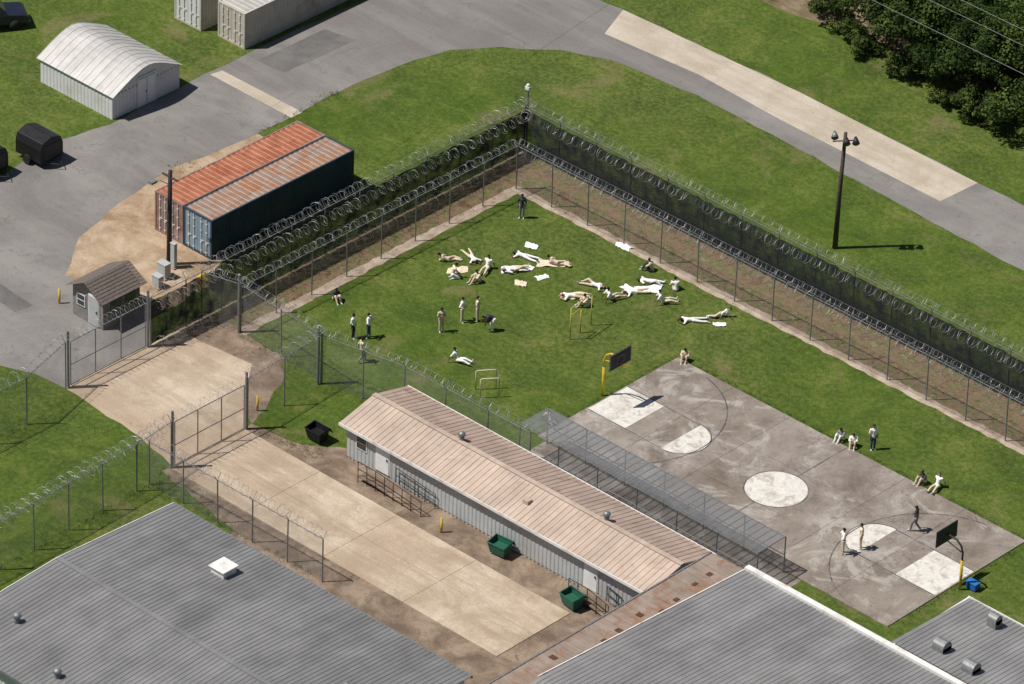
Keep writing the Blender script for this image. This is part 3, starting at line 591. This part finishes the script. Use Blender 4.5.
def tufts(a,b,spread,dens,hmax=.16):
    a=Vector(a);b=Vector(b); n=int((b-a).length*dens)
    for _ in range(n):
        p=a.lerp(b,rw.random())+Vector((rw.gauss(0,spread),rw.gauss(0,spread)))
        for k in range(rw.randint(5,12)):
            q=Vector((p.x+rw.gauss(0,.09),p.y+rw.gauss(0,.09),0)); t=rw.random()*6.28; hh=rw.uniform(.04,hmax); w=rw.uniform(.008,.02)
            dx,dy=math.cos(t)*w,math.sin(t)*w; g.quad((q.x-dx,q.y-dy,0),(q.x+dx,q.y+dy,0),(q.x+dy*3,q.y-dx*3,hh))
for a,b,s,d in (((-36,-12),(-36,17),.25,6),((-36,17.2),(30,17.2),.25,6),((-33.8,-10),(-33.8,13.3),.5,5),((-33,14.4),(30,14.4),.6,6),((-34.6,-26),(-34.6,-50),.15,8),((-25,-24),(-24.8,-50),.15,8),((-25.2,-25.3),(-11.5,-25.2),.2,8),((-33,-10.5),(-20,-10),.3,10),((-13.4,-5.8),(-13.4,6.4),.10,9),((-13.3,6.42),(13.4,6.42),.08,9),((13.5,6),(13.5,-5.5),.12,8),((-20,-16.3),(-25.4,-17.1),.25,10),((-25.5,-23.6),(-18,-25),.4,10),((-49,6.5),(-49.2,14),.15,8),((-49.8,-.5),(-45.5,6.8),.5,8),((-40,-5),(-39.9,6),.4,10),((-19.7,-15),(-19.7,-10),.2,10),((-41.3,-24),(-41.3,-45),.15,8)):
    tufts(a,b,s,d)
g.obj('weeds',simple('weed_mat',(.09,.13,.03),.9,.4,2))
# ------------------------------------------------------------------ people
BASE=dict(pel=(0,0,.95),che=(0,0,1.32),nec=(0,0,1.47),hed=(.02,0,1.63),f=(1,0,0),
 hL=(0,.09,.92),kL=(.02,.1,.5),aL=(-.01,.11,.09),tL=(.15,.14,.035),hR=(0,-.09,.92),kR=(.03,-.1,.5),aR=(0,-.11,.09),tR=(.16,-.14,.035),
 sL=(0,.185,1.40),eL=(-.03,.25,1.12),wL=(.05,.25,.88),sR=(0,-.185,1.40),eR=(-.03,-.25,1.12),wR=(.06,-.24,.88))
def mir(d):
    o=dict(d)
    for k,v in d.items():
        if k.endswith('L') and k[:-1]+'R' not in d: o[k[:-1]+'R']=(v[0],-v[1],v[2])
    return o
POSES=dict(
 stand={},
 stand2=mir(dict(eL=(-.1,.36,1.17),wL=(.08,.18,1.02),kL=(.0,.12,.5),aL=(-.02,.16,.09),tL=(.13,.21,.035))),
 folded=dict(eL=(.02,.25,1.14),wL=(.22,-.03,1.17),eR=(.02,-.25,1.14),wR=(.24,.05,1.22)),
 walk=dict(kL=(.2,.09,.54),aL=(.26,.1,.11),tL=(.42,.11,.07),kR=(.02,-.09,.5),aR=(-.27,-.1,.17),tR=(-.14,-.11,.04),eL=(-.16,.24,1.14),wL=(-.1,.25,.9),eR=(.1,-.24,1.14),wR=(.27,-.2,.98)),
 bend=mir(dict(pel=(-.18,0,.9),che=(.16,0,1.04),nec=(.31,0,1.07),hed=(.45,0,1.02),f=(.5,0,-.86),hL=(-.18,.09,.88),kL=(.0,.11,.48),aL=(-.1,.12,.09),tL=(.06,.14,.035),sL=(.24,.18,1.05),eL=(.32,.2,.78),wL=(.36,.12,.55))),
 sit=mir(dict(pel=(0,0,.13),che=(.08,0,.48),nec=(.13,0,.63),hed=(.19,0,.78),hL=(.03,.1,.13),kL=(.4,.14,.46),aL=(.6,.12,.09),tL=(.76,.14,.035),sL=(.1,.185,.57),eL=(.3,.23,.38),wL=(.48,.09,.4))),
 sitback=mir(dict(pel=(0,0,.13),che=(-.16,0,.47),nec=(-.22,0,.62),hed=(-.21,0,.78),hL=(.03,.1,.13),kL=(.44,.14,.2),aL=(.84,.16,.08),tL=(.9,.2,.22),sL=(-.2,.185,.55),eL=(-.36,.24,.32),wL=(-.47,.27,.07))),
 supine=dict(pel=(0,0,.12),che=(-.36,0,.14),nec=(-.52,0,.12),hed=(-.68,0,.12),f=(.1,0,1),hL=(.03,.09,.12),kL=(.46,.14,.12),aL=(.88,.18,.08),tL=(.93,.24,.2),hR=(.03,-.09,.12),kR=(.38,-.16,.32),aR=(.7,-.13,.09),tR=(.86,-.15,.04),
   sL=(-.46,.185,.12),eL=(-.52,.42,.07),wL=(-.72,.3,.07),sR=(-.46,-.185,.12),eR=(-.24,-.32,.08),wR=(-.04,-.22,.16)),
 prone=dict(pel=(0,0,.12),che=(-.36,0,.13),nec=(-.52,0,.13),hed=(-.67,.02,.13),f=(-.1,.95,-.1),hL=(.03,.09,.12),kL=(.46,.14,.09),aL=(.88,.17,.08),tL=(1.04,.2,.04),hR=(.03,-.09,.12),kR=(.44,-.2,.09),aR=(.84,-.26,.09),tR=(1.0,-.3,.04),
   sL=(-.46,.185,.12),eL=(-.62,.4,.06),wL=(-.82,.22,.06),sR=(-.46,-.185,.12),eR=(-.6,-.4,.06),wR=(-.8,-.2,.06)),
 side=dict(pel=(0,0,.17),che=(-.3,.02,.3),nec=(-.42,.02,.41),hed=(-.54,.04,.52),f=(.1,1,-.1),hL=(.03,0,.24),kL=(.38,.24,.2),aL=(.74,.08,.15),tL=(.8,.24,.12),hR=(.03,0,.1),kR=(.42,.1,.08),aR=(.84,-.02,.07),tR=(.88,.14,.05),
   sL=(-.32,0,.46),eL=(-.14,.14,.36),wL=(.02,.24,.2),sR=(-.38,.02,.2),eR=(-.52,.08,.05),wR=(-.5,.24,.2)),
 kneel=mir(dict(pel=(0,0,.34),che=(.12,0,.68),nec=(.17,0,.83),hed=(.24,0,.97),f=(.9,0,-.4),hL=(.0,.1,.33),kL=(.4,.16,.1),aL=(-.03,.14,.08),tL=(-.18,.14,.04),sL=(.13,.185,.76),eL=(.24,.24,.5),wL=(.42,.12,.32))),
)
SKIN,SHIRT,PANTS,HAIR,SHOE,EYE=range(6)
def capm(bm,p0,r0,p1,r1,n=10):
    p0=Vector(p0);p1=Vector(p1); t=(p1-p0)
    if t.length<1e-5: t=Vector((0,0,1e-4))
    t.normalize(); a=t.orthogonal().normalized(); b=t.cross(a); rings=[]
    for k in range(4):
        ph=math.pi/2*(k+.35)/3.35; rings.append((p0-t*r0*math.cos(ph),r0*math.sin(ph)))
    for k in range(4):
        ph=math.pi/2*(1-(k)/3.35) ; rings.append((p1+t*r1*math.cos(ph),r1*math.sin(ph)))
    vs=[[bm.verts.new(c+(a*math.cos(2*math.pi*j/n)+b*math.sin(2*math.pi*j/n))*r) for j in range(n)] for c,r in rings]
    for i in range(len(vs)-1):
        for j in range(n): bm.faces.new((vs[i][j],vs[i][(j+1)%n],vs[i+1][(j+1)%n],vs[i+1][j]))
    bm.faces.new(vs[0][::-1]); bm.faces.new(vs[-1])
cache={}
def bodymesh(pose):
    if pose in cache: return cache[pose]
    J={k:Vector(v) for k,v in {**BASE,**POSES[pose]}.items()}
    caps=[]
    def A(p,r,q,s,m): caps.append((Vector(p),r,Vector(q),s,m))
    f=J['f'].normalized(); up=(J['hed']-J['nec']).normalized()
    f=(f-up*f.dot(up)).normalized(); side=up.cross(f)
    wa=J['pel'].lerp(J['che'],.45)
    A(J['hL'],.108,J['hR'],.108,PANTS); A(J['pel'],.135,wa,.125,SHIRT); A(wa,.125,J['che'],.14,SHIRT)
    A(J['che'].lerp(J['sL'],.5),.11,J['che'].lerp(J['sR'],.5),.11,SHIRT); A(J['sL'],.078,J['sR'],.078,SHIRT); A(J['che'],.1,J['nec'],.06,SHIRT); A(J['nec'],.052,J['hed']-up*.05,.05,SKIN)
    for s in 'LR':
        A(J['h'+s],.104,J['k'+s],.074,PANTS); A(J['k'+s],.073,J['a'+s].lerp(J['k'+s],.08),.060,PANTS); A(J['a'+s]-Vector((0,0,.02)),.043,J['t'+s],.034,SHOE)
        m=J['s'+s].lerp(J['e'+s],.8); A(J['s'+s],.070,m,.062,SHIRT); A(m,.047,J['e'+s],.042,SKIN); A(J['e'+s],.041,J['w'+s],.028,SKIN)
        d=(J['w'+s]-J['e'+s]).normalized(); A(J['w'+s],.027,J['w'+s]+d*.07,.030,SKIN)
    h=J['hed']; A(h+up*.035-f*.01,.092,h+up*.02+f*.012,.088,SKIN); A(h+up*.0+f*.02,.072,h-up*.055+f*.035,.05,SKIN)
    bm=bmesh.new()
    for c in caps: capm(bm,*c[:4])
    me=bpy.data.meshes.new('tmp'); bm.to_mesh(me); bm.free(); o=bpy.data.objects.new('tmp',me); COL.objects.link(o)
    m=o.modifiers.new('r','REMESH'); m.mode='VOXEL'; m.voxel_size=.021; m=o.modifiers.new('s','SMOOTH'); m.iterations=3; m.factor=.5
    dg=bpy.context.evaluated_depsgraph_get(); me2=bpy.data.meshes.new_from_object(o.evaluated_get(dg)); bpy.data.objects.remove(o)
    def cls(p):
        best=None
        for (a,r0,b,r1,mi) in caps:
            ab=b-a; t=max(0,min(1,(p-a).dot(ab)/max(ab.length_squared,1e-9))); d=(p-a-ab*t).length-(r0+(r1-r0)*t)
            if best is None or d<best[0]: best=(d,mi)
        mi=best[1]
        if mi==SKIN and (p-h).length<.16:
            q=p-h; u_=q.dot(up); f_=q.dot(f)
            if u_>.075 or (f_<-.005 and u_>-.05) or (u_>.04 and f_<.07): mi=HAIR
        return mi
    bm=bmesh.new(); bm.from_mesh(me2)
    for fc in bm.faces: fc.material_index=cls(fc.calc_center_median()); fc.smooth=True
    def addcap(p,r,q,s,mi,n=6):
        k=len(bm.faces); capm(bm,p,r,q,s,n); bm.faces.ensure_lookup_table()
        for i in range(k,len(bm.faces)): bm.faces[i].material_index=mi; bm.faces[i].smooth=True
    addcap(h+f*.095+up*.015,.011,h+f*.112-up*.018,.016,SKIN)
    for s in (-1,1):
        addcap(h+side*s*.088+up*.015,.018,h+side*s*.086-up*.02,.013,SKIN); addcap(h+f*.094+side*s*.034+up*.018,.010,h+f*.096+side*s*.036+up*.018,.010,EYE)
    addcap(h+f*.085-up*.05+side*.02,.007,h+f*.085-up*.05-side*.02,.007,EYE)
    for s in 'LR':
        w=J['w'+s]; d=(w-J['e'+s]).normalized(); sd=d.cross(Vector((0,0,1)))
        sd=sd.normalized() if sd.length>.2 else Vector((1,0,0)); pn=d.cross(sd).normalized()
        if pn.z>0: pn=-pn
        for i,(o_,ln) in enumerate(((-.028,.062),(-.010,.074),(.010,.070),(.027,.055))):
            a=w+d*.075+sd*o_; b=a+d*ln*.55+pn*.006; c=b+d*ln*.4+pn*ln*.3; addcap(a,.0095,b,.0085,SKIN,5); addcap(b,.0085,c,.007,SKIN,5)
        a=w+d*.02-sd*.024; b=a+d*.03-sd*.028; addcap(a,.012,b,.0095,SKIN,5); addcap(b,.0095,b+d*.03-sd*.006,.008,SKIN,5)
    mz=min(v.co.z for v in bm.verts)
    for v in bm.verts: v.co.z-=mz
    bm.to_mesh(me2); bm.free()
    idx=[p.material_index for p in me2.polygons]
    cache[pose]=(me2,idx); return cache[pose]
cl=lambda n,c,r=.85:simple(n,c,r,.12,9)
sk=[cl('skin_dark_mat',(.11,.055,.035),.6),cl('skin_brown_mat',(.26,.15,.10),.6),cl('skin_light_mat',(.50,.31,.23),.6)]
wh=cl('white_cotton_mat',(.80,.79,.77)); tan=cl('khaki_cloth_mat',(.60,.50,.36)); tan2=cl('tan_cloth_mat',(.68,.58,.44)); dk=cl('dark_cloth_mat',(.04,.045,.06)); navy=cl('navy_cloth_mat',(.05,.07,.13)); gry=cl('grey_cloth_mat',(.2,.2,.21))
hb=cl('black_hair_mat',(.012,.01,.009)); hbr=cl('brown_hair_mat',(.07,.04,.025)); shw=cl('white_shoe_mat',(.6,.6,.6)); shk=cl('black_shoe_mat',(.03,.03,.03)); eye=cl('eye_mat',(.02,.015,.012),.3)
NAMES={'stand':'standing','stand2':'standing','folded':'standing','walk':'walking','bend':'bending','sit':'sitting','sitback':'sitting','supine':'lying','prone':'lying','side':'reclining','kneel':'kneeling'}
def person(x,y,pose,yaw,shirt,pants,skin=0,hair=None,shoe=None,z=0,s=1.0):
    src,idx=bodymesh(pose); me=src.copy(); me.name='person'; me.materials.clear()
    for m in (sk[skin],shirt,pants,hair or (hb if skin<2 else hbr),shoe or shw,eye): me.materials.append(m)
    me.polygons.foreach_set('material_index',idx)
    o=bpy.data.objects.new('person_'+NAMES[pose],me)
    o.location=(x,y,z); o.rotation_euler=(0,0,R(yaw)); o.scale=(s,s,s); COL.objects.link(o)
person(-30.6,11.2,'stand',-60,dk,gry,0)
person(-28.1,-6.0,'stand',20,wh,dk,0); person(-27.5,-5.3,'stand2',200,wh,navy,1); person(-25.9,-7.5,'walk',60,tan,gry,0)
person(-25,-1.7,'folded',-20,tan,tan,0,s=.98); person(-24.9,.0,'stand2',30,wh,tan,1); person(-24.3,.7,'folded',210,tan2,tan,0,s=1.02)
person(-23.0,.5,'bend',230,dk,wh,0,None,shk)
person(-30.2,4.3,'side',50,tan2,tan,1); person(-29.5,5.6,'prone',160,wh,tan,0); person(-28.7,3.1,'kneel',60,tan2,wh,0); person(-27.3,4.0,'sit',250,tan2,tan,1); person(-27.9,5.3,'sitback',-70,wh,tan,0)
person(-22,-3.4,'sitback',20,wh,wh,0); person(-31.9,-3.7,'sit',-20,dk,tan,0)
person(-26.6,6.4,'supine',60,wh,tan,0,z=.06); person(-25.3,8.7,'side',30,tan2,tan,1,z=.06); person(-27.3,8.0,'prone',20,wh,wh,0)
person(-22.1,6.8,'prone',50,wh,tan,2,z=.05); person(-20.9,6.7,'sit',230,tan2,tan,0); person(-22.2,8.6,'supine',200,wh,tan,1); person(-20.4,8.2,'sitback',70,wh,tan,0)
person(-19.9,9.9,'prone',60,wh,tan,2); person(-18.4,11.8,'sit',150,wh,tan,0); person(-18.0,10.2,'sitback',50,wh,tan2,1); person(-20.1,11.3,'supine',30,wh,wh,0,z=.03); person(-20.9,12.4,'sit',200,tan,dk,0)
person(-15.4,10.0,'prone',50,wh,wh,0); person(-14.6,11.6,'side',230,wh,tan,1)
person(-12.9,6.55,'sit',-60,tan,tan,0,z=.0); person(-13.7,-4.3,'sitback',-20,tan,gry,0)
person(-.8,6.75,'sit',-90,gry,wh,0); person(.0,6.8,'sit',-60,wh,tan,1)
person(5.4,6.75,'sit',-100,dk,tan,0); person(6.3,6.8,'sitback',-80,wh,tan,2); person(1.1,7.2,'stand',-30,wh,navy,1)
person(8.3,2.5,'walk',200,dk,gry,0,z=.06); person(6.9,-2.2,'stand2',50,wh,tan,0,z=.06); person(7.3,-1.1,'stand',220,tan2,tan,1,z=.06)
def cloth(name,x,y,w,d,rz,mat,z=.0):
    rnd=random.Random(int(x*10)+int(y*7)); n=14; bm=bmesh.new()
    ph=[(rnd.uniform(-11,11),rnd.uniform(-11,11),rnd.uniform(0,6)) for _ in range(5)]; ed=[rnd.uniform(.72,1.15) for _ in range(8)]
    vs={}
    for i in range(n+1):
        for j in range(n+1):
            u,v=i/n-.5,j/n-.5; r=max(abs(u),abs(v))*2; a=(math.atan2(v,u)/math.pi+1)*4; k0=int(a)%8; k1=(k0+1)%8; e=ed[k0]*(1-(a-int(a)))+ed[k1]*(a-int(a)); m=1+(e-1)*r
            zz=sum(math.sin(p*u+q*v+c)**2 for p,q,c in ph)/5; vs[i,j]=bm.verts.new((u*w*m,v*d*m,.01+.24*zz*zz*(1.15-r*.6)))
    for i in range(n):
        for j in range(n): bm.faces.new((vs[i,j],vs[i+1,j],vs[i+1,j+1],vs[i,j+1]))
    me=bpy.data.meshes.new(name); bm.to_mesh(me); bm.free(); me.materials.append(mat); me.polygons.foreach_set('use_smooth',[True]*len(me.polygons))
    o=bpy.data.objects.new(name,me); COL.objects.link(o); o.location=(x,y,z); o.rotation_euler=(0,0,R(rz))
cloth('towel',-24.0,13.2,1.2,.6,10,wh,.014); cloth('towel',-25.4,5.6,.8,.6,30,tan2); cloth('blanket',-26.7,6.7,1.9,.7,55,wh); cloth('blanket',-25.6,8.7,1.9,.8,40,tan2); cloth('towel',-27.9,9.2,.9,.6,20,wh); cloth('towel',-25.0,7.1,.9,.5,70,wh)
cloth('blanket',-22.1,7.0,1.8,.8,50,tan2); cloth('blanket',-19.7,10.6,1.9,1.0,50,wh); cloth('blanket',-29.1,4.0,1.3,.7,50,tan2); cloth('towel',-20.6,9.9,.8,.5,0,wh)
cloth('towel',-14.0,10.9,.9,.5,50,wh)
# ------------------------------------------------------------------ camera, light
az,pit,rol=R(132.271),R(32.468),R(2.155)
fw=Vector((math.cos(az)*math.cos(pit),math.sin(az)*math.cos(pit),-math.sin(pit))); rt_=Vector((math.sin(az),-math.cos(az),0)); up_=rt_.cross(fw)
c,s=math.cos(rol),math.sin(rol); r2=rt_*c+up_*s; u2=up_*c-rt_*s
cd=bpy.data.cameras.new('camera'); co=bpy.data.objects.new('camera',cd); COL.objects.link(co)
M=Matrix((( r2.x,u2.x,-fw.x,181.71),(r2.y,u2.y,-fw.y,-222.81),(r2.z,u2.z,-fw.z,192.03),(0,0,0,1))); co.matrix_world=M
cd.sensor_width=36; cd.lens=6038.1*36/1024; cd.clip_end=3000; cd.clip_start=1; sc.camera=co
sd=Vector((-.628*math.cos(R(60)),-.779*math.cos(R(60)),math.sin(R(60))))
ld=bpy.data.lights.new('sun','SUN'); ld.energy=5.0; ld.angle=R(.5); ld.color=(1,.96,.89); lo=bpy.data.objects.new('sun',ld); lo.rotation_euler=sd.to_track_quat('Z','Y').to_euler(); COL.objects.link(lo)
w=bpy.data.worlds.new('World'); sc.world=w; w.use_nodes=True; nt=w.node_tree; sky=nt.nodes.new('ShaderNodeTexSky'); sky.sky_type='NISHITA'; sky.sun_disc=False; sky.sun_elevation=R(60); sky.sun_rotation=R(218.9)
nt.links.new(sky.outputs[0],nt.nodes['Background'].inputs[0]); nt.nodes['Background'].inputs[1].default_value=.05
sc.view_settings.view_transform='Standard'; sc.view_settings.look='None'; sc.view_settings.exposure=0
